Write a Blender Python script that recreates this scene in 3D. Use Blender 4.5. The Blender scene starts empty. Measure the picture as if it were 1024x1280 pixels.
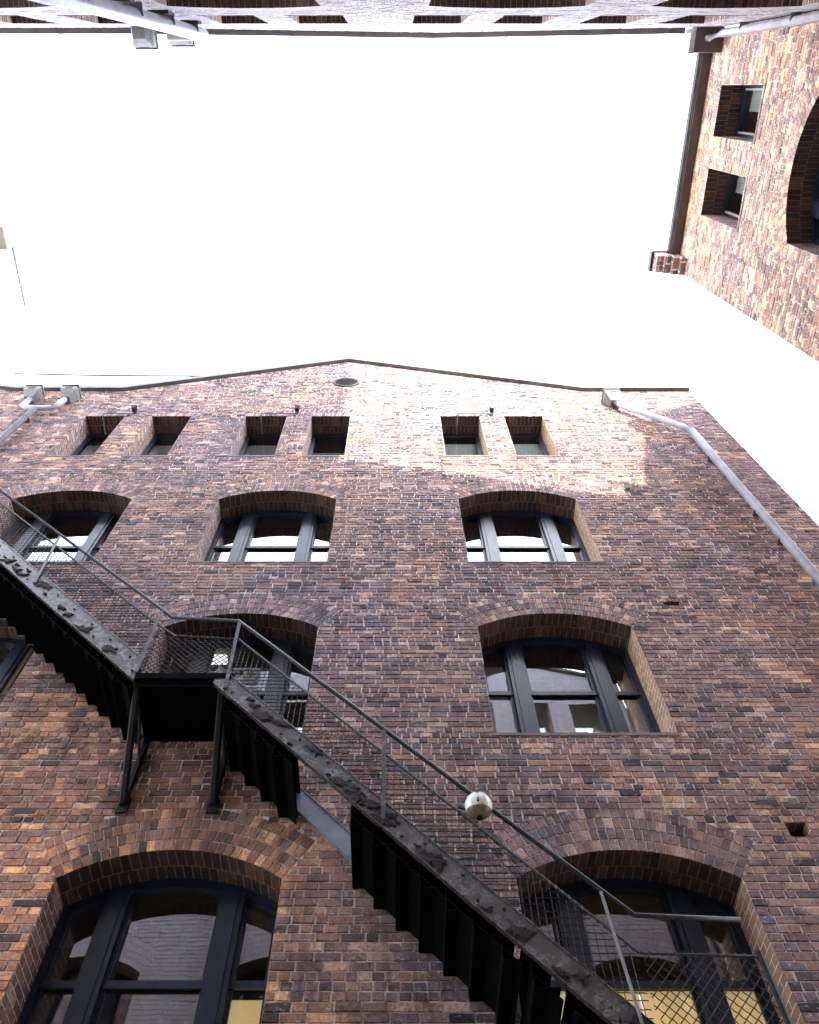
import bpy, math, random
import numpy as np
from mathutils import Vector, Matrix
from mathutils.geometry import tessellate_polygon
random.seed(7)
rng = np.random.default_rng(11)
S = bpy.context.scene
COL = S.collection
R = math.radians

# ---------------------------------------------------------------- camera
cam_d = bpy.data.cameras.new('camera')
cam = bpy.data.objects.new('camera', cam_d)
COL.objects.link(cam)
cam.location = (0, 0, 1.6)
PITCH = 90 - math.degrees(math.atan(0.53))
cam.rotation_euler = (R(90 + PITCH), 0, 0)
cam_d.sensor_fit = 'VERTICAL'
cam_d.sensor_height = 36
cam_d.lens = 36 * 1000 / 1280
cam_d.shift_x = 17 / 1280
cam_d.clip_start = 0.05
cam_d.clip_end = 3000
S.camera = cam

# ---------------------------------------------------------------- light
SUN_EL, SUN_DX, SUN_DY = R(35.2), 0.20, -1.0          # the sun stands behind the camera, to the right
SUN_AZ = math.atan2(SUN_DX, SUN_DY)                    # measured from +Y towards +X
world = bpy.data.worlds.new('World')
S.world = world
world.use_nodes = True
wn, wl = world.node_tree.nodes, world.node_tree.links
wn.clear()
sky = wn.new('ShaderNodeTexSky')
sky.sky_type = 'NISHITA'
sky.sun_disc = False
sky.sun_elevation = SUN_EL
sky.sun_rotation = SUN_AZ
sky.air_density = 1.0
sky.dust_density = 0.6
sky.ozone_density = 1.0
hsv = wn.new('ShaderNodeHueSaturation')
hsv.inputs['Saturation'].default_value = 0.42
hsv.inputs['Value'].default_value = 2.3          # a thin bright overcast veil
bg = wn.new('ShaderNodeBackground')
bg.inputs['Strength'].default_value = 0.15
wo = wn.new('ShaderNodeOutputWorld')
wl.new(sky.outputs[0], hsv.inputs['Color'])
wl.new(hsv.outputs[0], bg.inputs['Color'])
wl.new(bg.outputs[0], wo.inputs[0])
sun_d = bpy.data.lights.new('sun', 'SUN')
sun = bpy.data.objects.new('sun', sun_d)
COL.objects.link(sun)
sun_d.energy = 1.7
sun_d.angle = R(0.5)
sun_d.color = (1.0, 0.93, 0.82)
sd = Vector((math.sin(SUN_AZ) * math.cos(SUN_EL), math.cos(SUN_AZ) * math.cos(SUN_EL), math.sin(SUN_EL)))
sun.rotation_euler = sd.to_track_quat('Z', 'Y').to_euler()
S.view_settings.view_transform = 'Standard'
S.view_settings.look = 'None'
S.view_settings.gamma = 1.0
S.view_settings.exposure = 2.88
S.cycles.max_bounces = 8
S.cycles.diffuse_bounces = 5
S.cycles.glossy_bounces = 4
S.cycles.transparent_max_bounces = 12

# ---------------------------------------------------------------- materials
def new_mat(name):
    m = bpy.data.materials.new(name)
    m.use_nodes = True
    nt = m.node_tree
    b = nt.nodes['Principled BSDF']
    return m, nt, b

def ramp(nt, stops, interp='LINEAR'):
    r = nt.nodes.new('ShaderNodeValToRGB')
    cr = r.color_ramp
    cr.interpolation = interp
    while len(cr.elements) < len(stops):
        cr.elements.new(0.5)
    for e, (p, c) in zip(cr.elements, stops):
        e.position = p
        e.color = (*c, 1) if len(c) == 3 else c
    return r

def noise(nt, vec, scale, detail=4, rough=0.6, dist=0.0):
    n = nt.nodes.new('ShaderNodeTexNoise')
    n.inputs['Scale'].default_value = scale
    n.inputs['Detail'].default_value = detail
    n.inputs['Roughness'].default_value = rough
    n.inputs['Distortion'].default_value = dist
    if vec is not None:
        nt.links.new(vec, n.inputs['Vector'])
    return n

def mapping(nt, vec, scale):
    m = nt.nodes.new('ShaderNodeMapping')
    m.inputs['Scale'].default_value = scale
    nt.links.new(vec, m.inputs['Vector'])
    return m.outputs[0]

def mix(nt, fac, a, b, mode='MIX'):
    m = nt.nodes.new('ShaderNodeMix')
    m.data_type = 'RGBA'
    m.blend_type = mode
    for s, v in ((m.inputs[0], fac), (m.inputs[6], a), (m.inputs[7], b)):
        if hasattr(v, 'is_linked') or isinstance(v, bpy.types.NodeSocket):
            nt.links.new(v, s)
        elif isinstance(v, (int, float)):
            s.default_value = v
        else:
            s.default_value = (*v, 1)
    return m.outputs[2]

def mathn(nt, op, a, b=None, c=None, clamp=False):
    m = nt.nodes.new('ShaderNodeMath')
    m.operation = op
    m.use_clamp = clamp
    for i, v in enumerate((a, b, c)):
        if v is None:
            continue
        if isinstance(v, bpy.types.NodeSocket):
            nt.links.new(v, m.inputs[i])
        else:
            m.inputs[i].default_value = v
    return m.outputs[0]

def maprange(nt, v, a, b, c=0.0, d=1.0):
    m = nt.nodes.new('ShaderNodeMapRange')
    nt.links.new(v, m.inputs[0])
    for i, x in enumerate((a, b, c, d)):
        m.inputs[i + 1].default_value = x
    return m.outputs[0]

def pos(nt):
    return nt.nodes.new('ShaderNodeNewGeometry').outputs['Position']

BRICKS = [(0.00, (0.020, 0.017, 0.032)), (0.06, (0.075, 0.052, 0.065)), (0.18, (0.125, 0.078, 0.082)),
          (0.36, (0.190, 0.118, 0.112)), (0.50, (0.145, 0.100, 0.118)), (0.60, (0.235, 0.140, 0.120)),
          (0.72, (0.285, 0.180, 0.145)), (0.82, (0.100, 0.090, 0.140)), (0.90, (0.340, 0.225, 0.180)),
          (1.00, (0.460, 0.345, 0.290))]

def brick_colour(nt, rnd, warm_amt):
    """rnd: 0..1 per brick.  Returns a colour socket for one brick field with its weathering."""
    P = pos(nt)
    r = ramp(nt, BRICKS)
    nt.links.new(rnd, r.inputs[0])
    c = mix(nt, 0.10, mix(nt, 1.0, r.outputs[0], (1.46, 1.44, 1.32), 'MULTIPLY'), (0.20, 0.14, 0.125))
    # fired surface blotches
    n1 = noise(nt, P, 38, 5, 0.7)
    c = mix(nt, 0.75, c, ramp_out(nt, n1, [(0.36, (0.22, 0.20, 0.21)), (0.5, (0.95, 0.93, 0.92)), (0.72, (1.7, 1.6, 1.5))]), 'MULTIPLY')
    # broad drifts between batches of brick: purple and rust brown
    n2 = noise(nt, P, 0.42, 4, 0.65, 0.6)
    drift = ramp_out(nt, n2, [(0.32, (0.80, 0.80, 1.10)), (0.5, (1, 0.97, 0.98)), (0.66, (1.32, 1.08, 0.82))])
    c = mix(nt, 0.85, c, drift, 'MULTIPLY')
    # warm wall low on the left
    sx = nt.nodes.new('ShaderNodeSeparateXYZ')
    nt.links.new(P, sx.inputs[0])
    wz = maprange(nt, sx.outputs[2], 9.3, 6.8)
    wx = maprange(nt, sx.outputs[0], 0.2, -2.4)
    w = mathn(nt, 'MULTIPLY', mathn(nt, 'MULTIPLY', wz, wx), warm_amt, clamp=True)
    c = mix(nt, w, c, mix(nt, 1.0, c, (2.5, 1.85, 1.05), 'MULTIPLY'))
    # pale salt bloom and lime streaks
    mp = mapping(nt, P, (1.1, 1.1, 3.2))
    n3 = noise(nt, mp, 1.1, 8, 0.75)
    bloom = ramp_out(nt, n3, [(0.50, (0, 0, 0)), (0.74, (1, 1, 1))])
    c = mix(nt, mathn(nt, 'MULTIPLY', bloom, 0.30), c, (0.42, 0.35, 0.32))
    fl = ramp_out(nt, noise(nt, mapping(nt, P, (1, 1, 1.7)), 21, 5, 0.7), [(0.58, (0, 0, 0)), (0.68, (1, 1, 1))])
    c = mix(nt, mathn(nt, 'MULTIPLY', fl, 0.75), c, (0.74, 0.64, 0.60))
    # rain streaks
    ns = noise(nt, mapping(nt, P, (5.5, 5.5, 0.35)), 1.0, 6, 0.65)
    st = ramp_out(nt, ns, [(0.52, (0, 0, 0)), (0.70, (1, 1, 1))])
    c = mix(nt, mathn(nt, 'MULTIPLY', st, 0.68), c, (0.045, 0.036, 0.036))
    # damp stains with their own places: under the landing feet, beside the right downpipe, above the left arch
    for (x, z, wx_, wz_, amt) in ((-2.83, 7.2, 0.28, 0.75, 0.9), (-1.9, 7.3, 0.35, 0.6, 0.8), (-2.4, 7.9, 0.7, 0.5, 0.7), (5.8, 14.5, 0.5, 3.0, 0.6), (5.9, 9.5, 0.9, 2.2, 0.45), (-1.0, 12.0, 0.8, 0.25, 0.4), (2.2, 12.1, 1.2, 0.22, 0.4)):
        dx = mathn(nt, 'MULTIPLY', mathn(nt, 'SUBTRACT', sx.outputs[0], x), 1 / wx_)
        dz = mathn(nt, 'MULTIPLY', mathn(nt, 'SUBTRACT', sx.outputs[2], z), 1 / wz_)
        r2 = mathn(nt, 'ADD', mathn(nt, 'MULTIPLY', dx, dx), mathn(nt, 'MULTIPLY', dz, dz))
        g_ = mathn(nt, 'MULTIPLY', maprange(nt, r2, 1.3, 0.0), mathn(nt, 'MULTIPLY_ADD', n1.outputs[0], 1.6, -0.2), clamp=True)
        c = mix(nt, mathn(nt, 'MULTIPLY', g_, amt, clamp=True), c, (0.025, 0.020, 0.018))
    # soot patches
    n4 = noise(nt, mapping(nt, P, (0.9, 0.9, 1.6)), 1.7, 9, 0.72, 0.5)
    soot = ramp_out(nt, n4, [(0.51, (0, 0, 0)), (0.68, (1, 1, 1))])
    c = mix(nt, mathn(nt, 'MULTIPLY', soot, 0.72), c, (0.026, 0.021, 0.024))
    return c

def ramp_out(nt, node, stops):
    r = ramp(nt, stops)
    nt.links.new(node.outputs[0] if hasattr(node, 'outputs') else node, r.inputs[0])
    return r.outputs[0]

def bump(nt, b, h, dist, strength=1.0):
    bp = nt.nodes.new('ShaderNodeBump')
    bp.inputs['Strength'].default_value = strength
    bp.inputs['Distance'].default_value = dist
    nt.links.new(h, bp.inputs['Height'])
    nt.links.new(bp.outputs[0], b.inputs['Normal'])
    return bp

def mat_brick(name, warm=0.8, gain=None, wash=None):
    m, nt, b = new_mat(name)
    at = nt.nodes.new('ShaderNodeAttribute')
    at.attribute_name = 'tone'
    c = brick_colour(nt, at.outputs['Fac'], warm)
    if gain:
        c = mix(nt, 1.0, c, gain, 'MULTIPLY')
    if wash:                                      # even pale mix over the brick
        c = mix(nt, wash[0], c, wash[1])
    nt.links.new(c, b.inputs['Base Color'])
    b.inputs['Roughness'].default_value = 0.62
    b.inputs['Specular IOR Level'].default_value = 0.12
    h = noise(nt, pos(nt), 45, 7, 0.8)
    bump(nt, b, h.outputs[0], 0.014, 1.0)
    return m

MORTAR = [(0.38, (0.14, 0.11, 0.10)), (0.44, (0.60, 0.52, 0.48)), (0.52, (0.92, 0.85, 0.80))]
def mat_mortar(name):
    m, nt, b = new_mat(name)
    n = noise(nt, pos(nt), 9, 8, 0.8)
    c = ramp_out(nt, n, MORTAR)
    n4 = noise(nt, mapping(nt, pos(nt), (0.9, 0.9, 1.6)), 1.7, 9, 0.72, 0.5)
    soot = ramp_out(nt, n4, [(0.50, (0, 0, 0)), (0.66, (1, 1, 1))])
    c = mix(nt, mathn(nt, 'MULTIPLY', soot, 0.40), c, (0.04, 0.033, 0.03))
    nt.links.new(c, b.inputs['Base Color'])
    b.inputs['Roughness'].default_value = 0.9
    bump(nt, b, noise(nt, pos(nt), 60, 5, 0.7).outputs[0], 0.008)
    return m

def mat_flat_brick(name, warm=0.0, bw=0.235, rh=0.086, ochre=0.0, gain=None, wash=None):
    """brickwork drawn from the surface's own metre UVs, for reveals, soffits and far walls"""
    m, nt, b = new_mat(name)
    uv = nt.nodes.new('ShaderNodeTexCoord').outputs['UV']
    wob = noise(nt, uv, 7, 3, 0.6)
    dv = nt.nodes.new('ShaderNodeVectorMath'); dv.operation = 'MULTIPLY_ADD'
    nt.links.new(wob.outputs['Color'], dv.inputs[0])
    dv.inputs[1].default_value = (0.012, 0.012, 0)
    nt.links.new(uv, dv.inputs[2])
    t = nt.nodes.new('ShaderNodeTexBrick')
    nt.links.new(dv.outputs[0], t.inputs['Vector'])
    t.inputs['Color1'].default_value = (0, 0, 0, 1)
    t.inputs['Color2'].default_value = (1, 1, 1, 1)
    t.inputs['Mortar'].default_value = (0.5, 0.5, 0.5, 1)
    t.inputs['Scale'].default_value = 1
    t.inputs['Mortar Size'].default_value = 0.006
    t.inputs['Mortar Smooth'].default_value = 0.2
    t.inputs['Brick Width'].default_value = bw
    t.inputs['Row Height'].default_value = rh
    c = brick_colour(nt, t.outputs['Color'], warm)
    if ochre:
        c = mix(nt, ochre, c, (0.55, 0.30, 0.12))
    nm = noise(nt, pos(nt), 9, 8, 0.8)
    c = mix(nt, t.outputs['Fac'], c, ramp_out(nt, nm, MORTAR))
    if wash:
        c = mix(nt, wash[0], c, wash[1])
    if gain:                                       # darkens the whole surface evenly
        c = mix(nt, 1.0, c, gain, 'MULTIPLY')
    nt.links.new(c, b.inputs['Base Color'])
    b.inputs['Roughness'].default_value = 0.75
    hh = mathn(nt, 'SUBTRACT', noise(nt, pos(nt), 55, 5, 0.7).outputs[0], mathn(nt, 'MULTIPLY', t.outputs['Fac'], 2.0))
    bump(nt, b, hh, 0.008)
    return m

def mat_metal(name, col, rough=0.4, metallic=0.0, relief=0.6, rust=0.0, rustcol=(0.05, 0.025, 0.015), scale=9, spots=0.0, spec=0.5):
    m, nt, b = new_mat(name)
    P = pos(nt)
    n = noise(nt, P, scale, 8, 0.7, 0.4)
    c = mix(nt, 0.6, col, ramp_out(nt, noise(nt, P, 3.5, 5, 0.6), [(0.3, (0.55, 0.55, 0.56)), (0.7, (1.4, 1.38, 1.35))]), 'MULTIPLY')
    r0 = 0.60 - 0.25 * rust
    mask = ramp_out(nt, n, [(r0, (0, 0, 0)), (r0 + 0.06, (1, 1, 1))])
    if rust > 0:
        c = mix(nt, mask, c, rustcol)
    nt.links.new(c, b.inputs['Base Color'])
    rr = mathn(nt, 'MULTIPLY_ADD', n.outputs[0], 0.35, rough - 0.15)
    nt.links.new(rr, b.inputs['Roughness'])
    b.inputs['Metallic'].default_value = metallic
    b.inputs['Specular IOR Level'].default_value = spec
    hb = mathn(nt, 'SUBTRACT', noise(nt, P, 40, 4, 0.6).outputs[0], mathn(nt, 'MULTIPLY', mask, 1.2 if rust else 0.0))
    bump(nt, b, hb, 0.004, relief)
    return m

def mat_plain(name, col, rough=0.6, var=0.25, scale=6, emit=0.0):
    m, nt, b = new_mat(name)
    n = noise(nt, pos(nt), scale, 6, 0.65)
    lo = tuple(v * (1 - var) for v in col); hi = tuple(min(v * (1 + var), 1) for v in col)
    c = ramp_out(nt, n, [(0.3, lo), (0.7, hi)])
    nt.links.new(c, b.inputs['Base Color'])
    b.inputs['Roughness'].default_value = rough
    if emit:
        nt.links.new(c, b.inputs['Emission Color'])
        b.inputs['Emission Strength'].default_value = emit
    return m

def mat_glass(name):
    m, nt, b = new_mat(name)
    nt.nodes.remove(b)
    out = nt.nodes['Material Output']
    tr = nt.nodes.new('ShaderNodeBsdfTransparent'); tr.inputs[0].default_value = (0.80, 0.84, 0.82, 1)
    gl = nt.nodes.new('ShaderNodeBsdfGlossy'); gl.inputs['Roughness'].default_value = 0.012
    gl.inputs[0].default_value = (0.95, 0.97, 1, 1)
    fr = nt.nodes.new('ShaderNodeFresnel'); fr.inputs[0].default_value = 1.75
    f = mathn(nt, 'MULTIPLY_ADD', fr.outputs[0], 1.7, 0.08, clamp=True)
    mx = nt.nodes.new('ShaderNodeMixShader')
    nt.links.new(f, mx.inputs[0]); nt.links.new(tr.outputs[0], mx.inputs[1]); nt.links.new(gl.outputs[0], mx.inputs[2])
    nt.links.new(mx.outputs[0], out.inputs[0])
    n = noise(nt, pos(nt), 1.3, 2, 0.4)
    bp = nt.nodes.new('ShaderNodeBump'); bp.inputs['Distance'].default_value = 0.012; bp.inputs['Strength'].default_value = 0.13
    nt.links.new(n.outputs[0], bp.inputs['Height']); nt.links.new(bp.outputs[0], gl.inputs['Normal'])
    return m

M = {}
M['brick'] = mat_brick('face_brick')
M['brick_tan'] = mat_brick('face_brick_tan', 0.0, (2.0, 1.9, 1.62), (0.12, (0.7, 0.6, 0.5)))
M['brick_pale'] = mat_brick('face_brick_pale', 0.0, (1.5, 1.5, 1.6), (0.80, (0.66, 0.67, 0.74)))  # lavender mix pales the brick to stand for bright light there
M['mortar'] = mat_mortar('lime_mortar')
M['reveal'] = mat_flat_brick('reveal_brick', 0.0, ochre=0.05)
M['reveal_ochre'] = mat_flat_brick('reveal_ochre_brick', 0.0, ochre=0.55)  # ochre brick, with warm light on left-facing jambs mixed into the colour
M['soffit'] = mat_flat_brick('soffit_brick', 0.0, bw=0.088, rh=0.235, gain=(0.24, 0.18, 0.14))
M['palebrick'] = mat_flat_brick('limewashed_brick', wash=(0.45, (0.66, 0.62, 0.56)))  # wall paled so that it bounces light onto the facade opposite
M['farbrick'] = mat_flat_brick('side_wall_brick')
M['frame'] = mat_metal('blue_black_paint', (0.009, 0.016, 0.034), 0.30, spec=0.45, relief=0.12)
M['frame_pale'] = mat_metal('cream_paint', (0.42, 0.40, 0.33), 0.5)
M['glass'] = mat_glass('window_glass')
M['dark_room'] = mat_plain('dark_interior', (0.045, 0.038, 0.034), 0.9)
M['room'] = mat_plain('dim_interior', (0.16, 0.14, 0.12), 0.9)
M['blind'] = mat_plain('cream_blind', (0.62, 0.65, 0.62), 0.9, 0.08)  # sheets behind glass; their pale tone stands in for reflections in the panes
M['lit_blind'] = mat_plain('lit_blind', (0.85, 0.62, 0.30), 0.9, 0.06, 2, emit=0.085)
M['lit_strip'] = M['lit_blind']
M['stone'] = mat_plain('sill_stone', (0.14, 0.12, 0.12), 0.8)
M['cap'] = mat_metal('roof_flashing', (0.085, 0.075, 0.072), 0.5)
M['capdark'] = mat_metal('dark_flashing', (0.05, 0.05, 0.06), 0.45)
M['pipe'] = mat_metal('grey_pipe_paint', (0.40, 0.40, 0.46), 0.3, rust=0.0)
M['pipe_dark'] = mat_metal('dark_ring', (0.09, 0.09, 0.11), 0.5)
M['hopper'] = mat_metal('hopper_paint', (0.16, 0.16, 0.16), 0.5, rust=0.25, rustcol=(0.12, 0.1, 0.09))
M['gutter'] = mat_metal('brown_gutter', (0.060, 0.045, 0.042), 0.5)
M['gutter_edge'] = mat_metal('pale_gutter_edge', (0.40, 0.39, 0.38), 0.5)
M['steel'] = mat_metal('worn_stringer_paint', (0.060, 0.050, 0.048), 0.24, rust=0.34, rustcol=(0.028, 0.018, 0.015), scale=11, spec=0.7)
M['tread'] = mat_metal('black_plate', (0.003, 0.003, 0.0035), 0.9, spec=0.03)
M['lug'] = mat_metal('flaking_lug_paint', (0.34, 0.25, 0.18), 0.5, rust=0.3)
M['inner'] = mat_metal('blue_grey_plate', (0.16, 0.19, 0.26), 0.35, rust=0.1, spec=0.8)
M['rail'] = mat_metal('rail_paint', (0.012, 0.012, 0.016), 0.33, rust=0.1, spec=0.6)
M['wire'] = mat_metal('galvanised_wire', (0.030, 0.028, 0.030), 0.4, spec=0.6)
M['black'] = mat_metal('black_iron', (0.009, 0.009, 0.011), 0.5, spec=0.3)
M['scab'] = mat_plain('rust_scale', (0.014, 0.009, 0.008), 0.85, 0.5, 30)
M['opal'] = mat_plain('opal_glass', (0.66, 0.64, 0.58), 0.3, 0.35, 16)
M['bowl'] = mat_plain('tarnished_bowl', (0.16, 0.11, 0.075), 0.3, 0.8, 22)
M['chrome'] = mat_metal('tarnished_metal', (0.30, 0.24, 0.18), 0.18, metallic=1.0, rust=0.25, scale=14)
M['white'] = mat_plain('white_render', (0.88, 0.88, 0.88), 0.7, 0.03)
M['soffit_brown'] = mat_plain('brown_soffit', (0.12, 0.10, 0.08), 0.7, 0.2, 2)
M['paving'] = mat_plain('paving', (0.26, 0.24, 0.22), 0.9, 0.3, 2)
M['lamp'] = mat_plain('lit_tube', (0.9, 0.9, 0.86), 0.5, 0.02, emit=0.30)
M['tin'] = mat_metal('roof_tin', (0.24, 0.24, 0.26), 0.5, rust=0.1)

# ---------------------------------------------------------------- mesh helpers
def tag(o, label=None, cat=None, group=None, kind=None):
    for k, v in (('label', label), ('category', cat), ('group', group), ('kind', kind)):
        if v:
            o[k] = v
    return o

def empty(name, loc, **k):
    o = bpy.data.objects.new(name, None)
    o.location = loc
    o.empty_display_size = 0.3
    COL.objects.link(o)
    return tag(o, **k)

class MB:
    def __init__(s):
        s.v, s.f, s.m, s.uv, s.tone = [], [], [], [], []
    def face(s, pts, mi=0, uv=None, tone=0.5):
        b = len(s.v)
        s.v += [tuple(p) for p in pts]
        s.f.append(tuple(range(b, b + len(pts))))
        s.m.append(mi)
        s.uv.append(uv if uv else [(0, 0)] * len(pts))
        s.tone.append(tone)
    def hexa(s, c, mi=0):
        """c: 8 corners, first 4 one end loop, last 4 the other"""
        for q in ((0, 3, 2, 1), (4, 5, 6, 7), (0, 1, 5, 4), (1, 2, 6, 5), (2, 3, 7, 6), (3, 0, 4, 7)):
            s.face([c[i] for i in q], mi)
    def box(s, x0, x1, y0, y1, z0, z1, mi=0, T=None):
        c = [(x0, y0, z0), (x1, y0, z0), (x1, y1, z0), (x0, y1, z0), (x0, y0, z1), (x1, y0, z1), (x1, y1, z1), (x0, y1, z1)]
        if T:
            c = [T(*p) for p in c]
        s.hexa(c, mi)
    def tube(s, path, r, n=8, mi=0, closed_ends=True):
        path = [Vector(p) for p in path]
        rings = []
        for i, p in enumerate(path):
            a = path[max(i - 1, 0)]; b = path[min(i + 1, len(path) - 1)]
            t = (b - a).normalized()
            ref = Vector((0, 0, 1)) if abs(t.z) < 0.9 else Vector((0, 1, 0))
            u = t.cross(ref).normalized(); w = t.cross(u)
            k = 1.0
            if 0 < i < len(path) - 1:
                ca = (p - a).normalized().dot(t); k = 1 / max(ca, 0.4)
            rings.append([p + (u * math.cos(2 * math.pi * j / n) + w * math.sin(2 * math.pi * j / n)) * r * min(k, 1.4) for j in range(n)])
        b = len(s.v)
        for rg in rings:
            s.v += [tuple(q) for q in rg]
        for i in range(len(rings) - 1):
            for j in range(n):
                s.f.append((b + i * n + j, b + i * n + (j + 1) % n, b + (i + 1) * n + (j + 1) % n, b + (i + 1) * n + j))
                s.m.append(mi); s.uv.append([(0, 0)] * 4); s.tone.append(0.5)
        if closed_ends:
            for k0 in (0, len(rings) - 1):
                s.f.append(tuple(b + k0 * n + j for j in range(n))); s.m.append(mi); s.uv.append([(0, 0)] * n); s.tone.append(0.5)
    def build(s, name, mats, parent=None, smooth=False, usetone=False):
        me = bpy.data.meshes.new(name)
        me.from_pydata(s.v, [], s.f)
        for m in (mats if isinstance(mats, (list, tuple)) else [mats]):
            me.materials.append(m)
        me.polygons.foreach_set('material_index', s.m)
        if any(any(a != (0, 0) for a in u) for u in s.uv):
            l = me.uv_layers.new(name='UVMap')
            l.data.foreach_set('uv', [c for u in s.uv for p in u for c in p])
        if usetone:
            a = me.attributes.new('tone', 'FLOAT', 'FACE')
            a.data.foreach_set('value', s.tone)
        if smooth:
            me.polygons.foreach_set('use_smooth', [True] * len(me.polygons))
        o = bpy.data.objects.new(name, me)
        COL.objects.link(o)
        if parent is not None:
            o.parent = parent
            o.matrix_parent_inverse = parent.matrix_basis.inverted() if parent.parent is None else (parent.parent.matrix_basis @ parent.matrix_parent_inverse @ parent.matrix_basis).inverted()
        return o

# ---------------------------------------------------------------- walls
class Opening:
    def __init__(s, u0, u1, sill, spring, rise=0.0, kind='window', depth=0.42, **k):
        s.u0, s.u1, s.sill, s.spring, s.rise, s.kind, s.depth, s.opt = u0, u1, sill, spring, rise, kind, depth, k
        s.uc = (u0 + u1) / 2; s.hw = (u1 - u0) / 2
        if rise > 0:
            s.R = (s.hw ** 2 + rise ** 2) / (2 * rise)
            s.vc = spring + rise - s.R
            s.half = math.asin(s.hw / s.R)
            s.ring = 0.52
        else:
            s.ring = 0.24 if kind == 'window' else 0.0
    def head(s, u, off=0.0):
        if s.rise <= 0:
            return s.spring - off
        Rr = s.R - off
        d = abs(u - s.uc)
        return s.vc + math.sqrt(max(Rr * Rr - d * d, 0))
    def outline(s, n=20):
        p = [(s.u0, s.sill), (s.u1, s.sill)]
        if s.rise <= 0:
            return p + [(s.u1, s.spring), (s.u0, s.spring)]
        for i in range(n + 1):
            u = s.u1 + (s.u0 - s.u1) * i / n
            p.append((u, s.head(u)))
        return p
    def blocked(s, v0, v1):
        vm = (v0 + v1) / 2
        if v1 < s.sill + 0.02 or v0 < s.sill - 0.03:
            return None
        if vm < s.spring:
            return (s.u0, s.u1)
        if s.rise > 0:
            Ro = s.R + s.ring
            if vm > s.vc + Ro:
                return None
            w = min(math.sqrt(max(Ro * Ro - (vm - s.vc) ** 2, 0)), (vm - s.vc) * math.tan(s.half))
            return (s.uc - w, s.uc + w)
        if s.ring and vm < s.spring + s.ring:
            return (s.u0 - 0.02, s.u1 + 0.02)
        return None

def frame_fn(O, U, N):
    """local (u, n, v) -> world; n is the depth into the wall"""
    O, U, N = Vector(O), Vector(U), Vector(N)
    return lambda u, n, v: tuple(O + U * u + N * n + Vector((0, 0, v)))

BACK = 0.012     # mortar plane behind the faces
def brick_faces(mb, T, u0, u1, v0, v1, top, ops, course=0.086, amp=1.0, toneshift=0.0):
    rows = int((v1 - v0) / course)
    for r in range(rows):
        a = v0 + r * course; b = a + course
        header = random.random() < 0.45
        base = 0.112 if header else 0.226
        offs = random.random() * base
        blk = sorted(x for x in (o.blocked(a, b) for o in ops) if x)
        segs = []; cur = u0
        for (p, q) in blk:
            if p > cur:
                segs.append((cur, min(p, u1)))
            cur = max(cur, q)
        if cur < u1:
            segs.append((cur, u1))
        rowtone = random.gauss(0, 0.05)
        rowdz = random.gauss(0, 0.0012)
        for (p, q) in segs:
            x = p
            first = True
            while x < q - 0.02:
                w = base * random.uniform(0.94, 1.06)
                if random.random() < 0.10:
                    w = 0.118 if not header else 0.235
                if first and p == u0:
                    w *= 0.3 + 0.7 * offs / base
                elif first:
                    w = base if r % 2 else base * 0.5 + 0.03
                first = False
                e = x + w
                if q - e < 0.06:
                    e = q
                vm = (a + b) / 2
                if b > min(top(x), top(e)) + 0.03:
                    x = e; continue
                j = random.uniform(0.004, 0.011)
                L, Rr = x + j, e - random.uniform(0.004, 0.011)
                Bt, Tp = a + random.uniform(0.004, 0.009) + rowdz, b - random.uniform(0.003, 0.008) + rowdz
                d = random.choice((0, 0, 0, -1)) * random.uniform(0, 0.008) * amp + random.uniform(-0.003, 0.0025) * amp
                if random.random() < 0.025:
                    d += 0.007
                tone = random.random()
                tone = min(max(tone + rowtone + toneshift, 0.0), 1.0)
                ch = 0.0035
                jt = [random.uniform(-0.0045, 0.0045) * amp for _ in range(8)]
                f = [(L + ch + jt[0], d, Bt + ch + jt[1]), (Rr - ch + jt[2], d + jt[0] * 0.4, Bt + ch + jt[3]),
                     (Rr - ch + jt[4], d + jt[2] * 0.4, Tp - ch + jt[5]), (L + ch + jt[6], d + jt[4] * 0.4, Tp - ch + jt[7])]
                k = [(L, BACK + 0.004, Bt), (Rr, BACK + 0.004, Bt), (Rr, BACK + 0.004, Tp), (L, BACK + 0.004, Tp)]
                F = [T(*c) for c in f]; K = [T(*c) for c in k]
                mb.face(F, 0, None, tone)
                for i in range(4):
                    mb.face([F[i], K[i], K[(i + 1) % 4], F[(i + 1) % 4]], 0, None, tone)
                x = e

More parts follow.
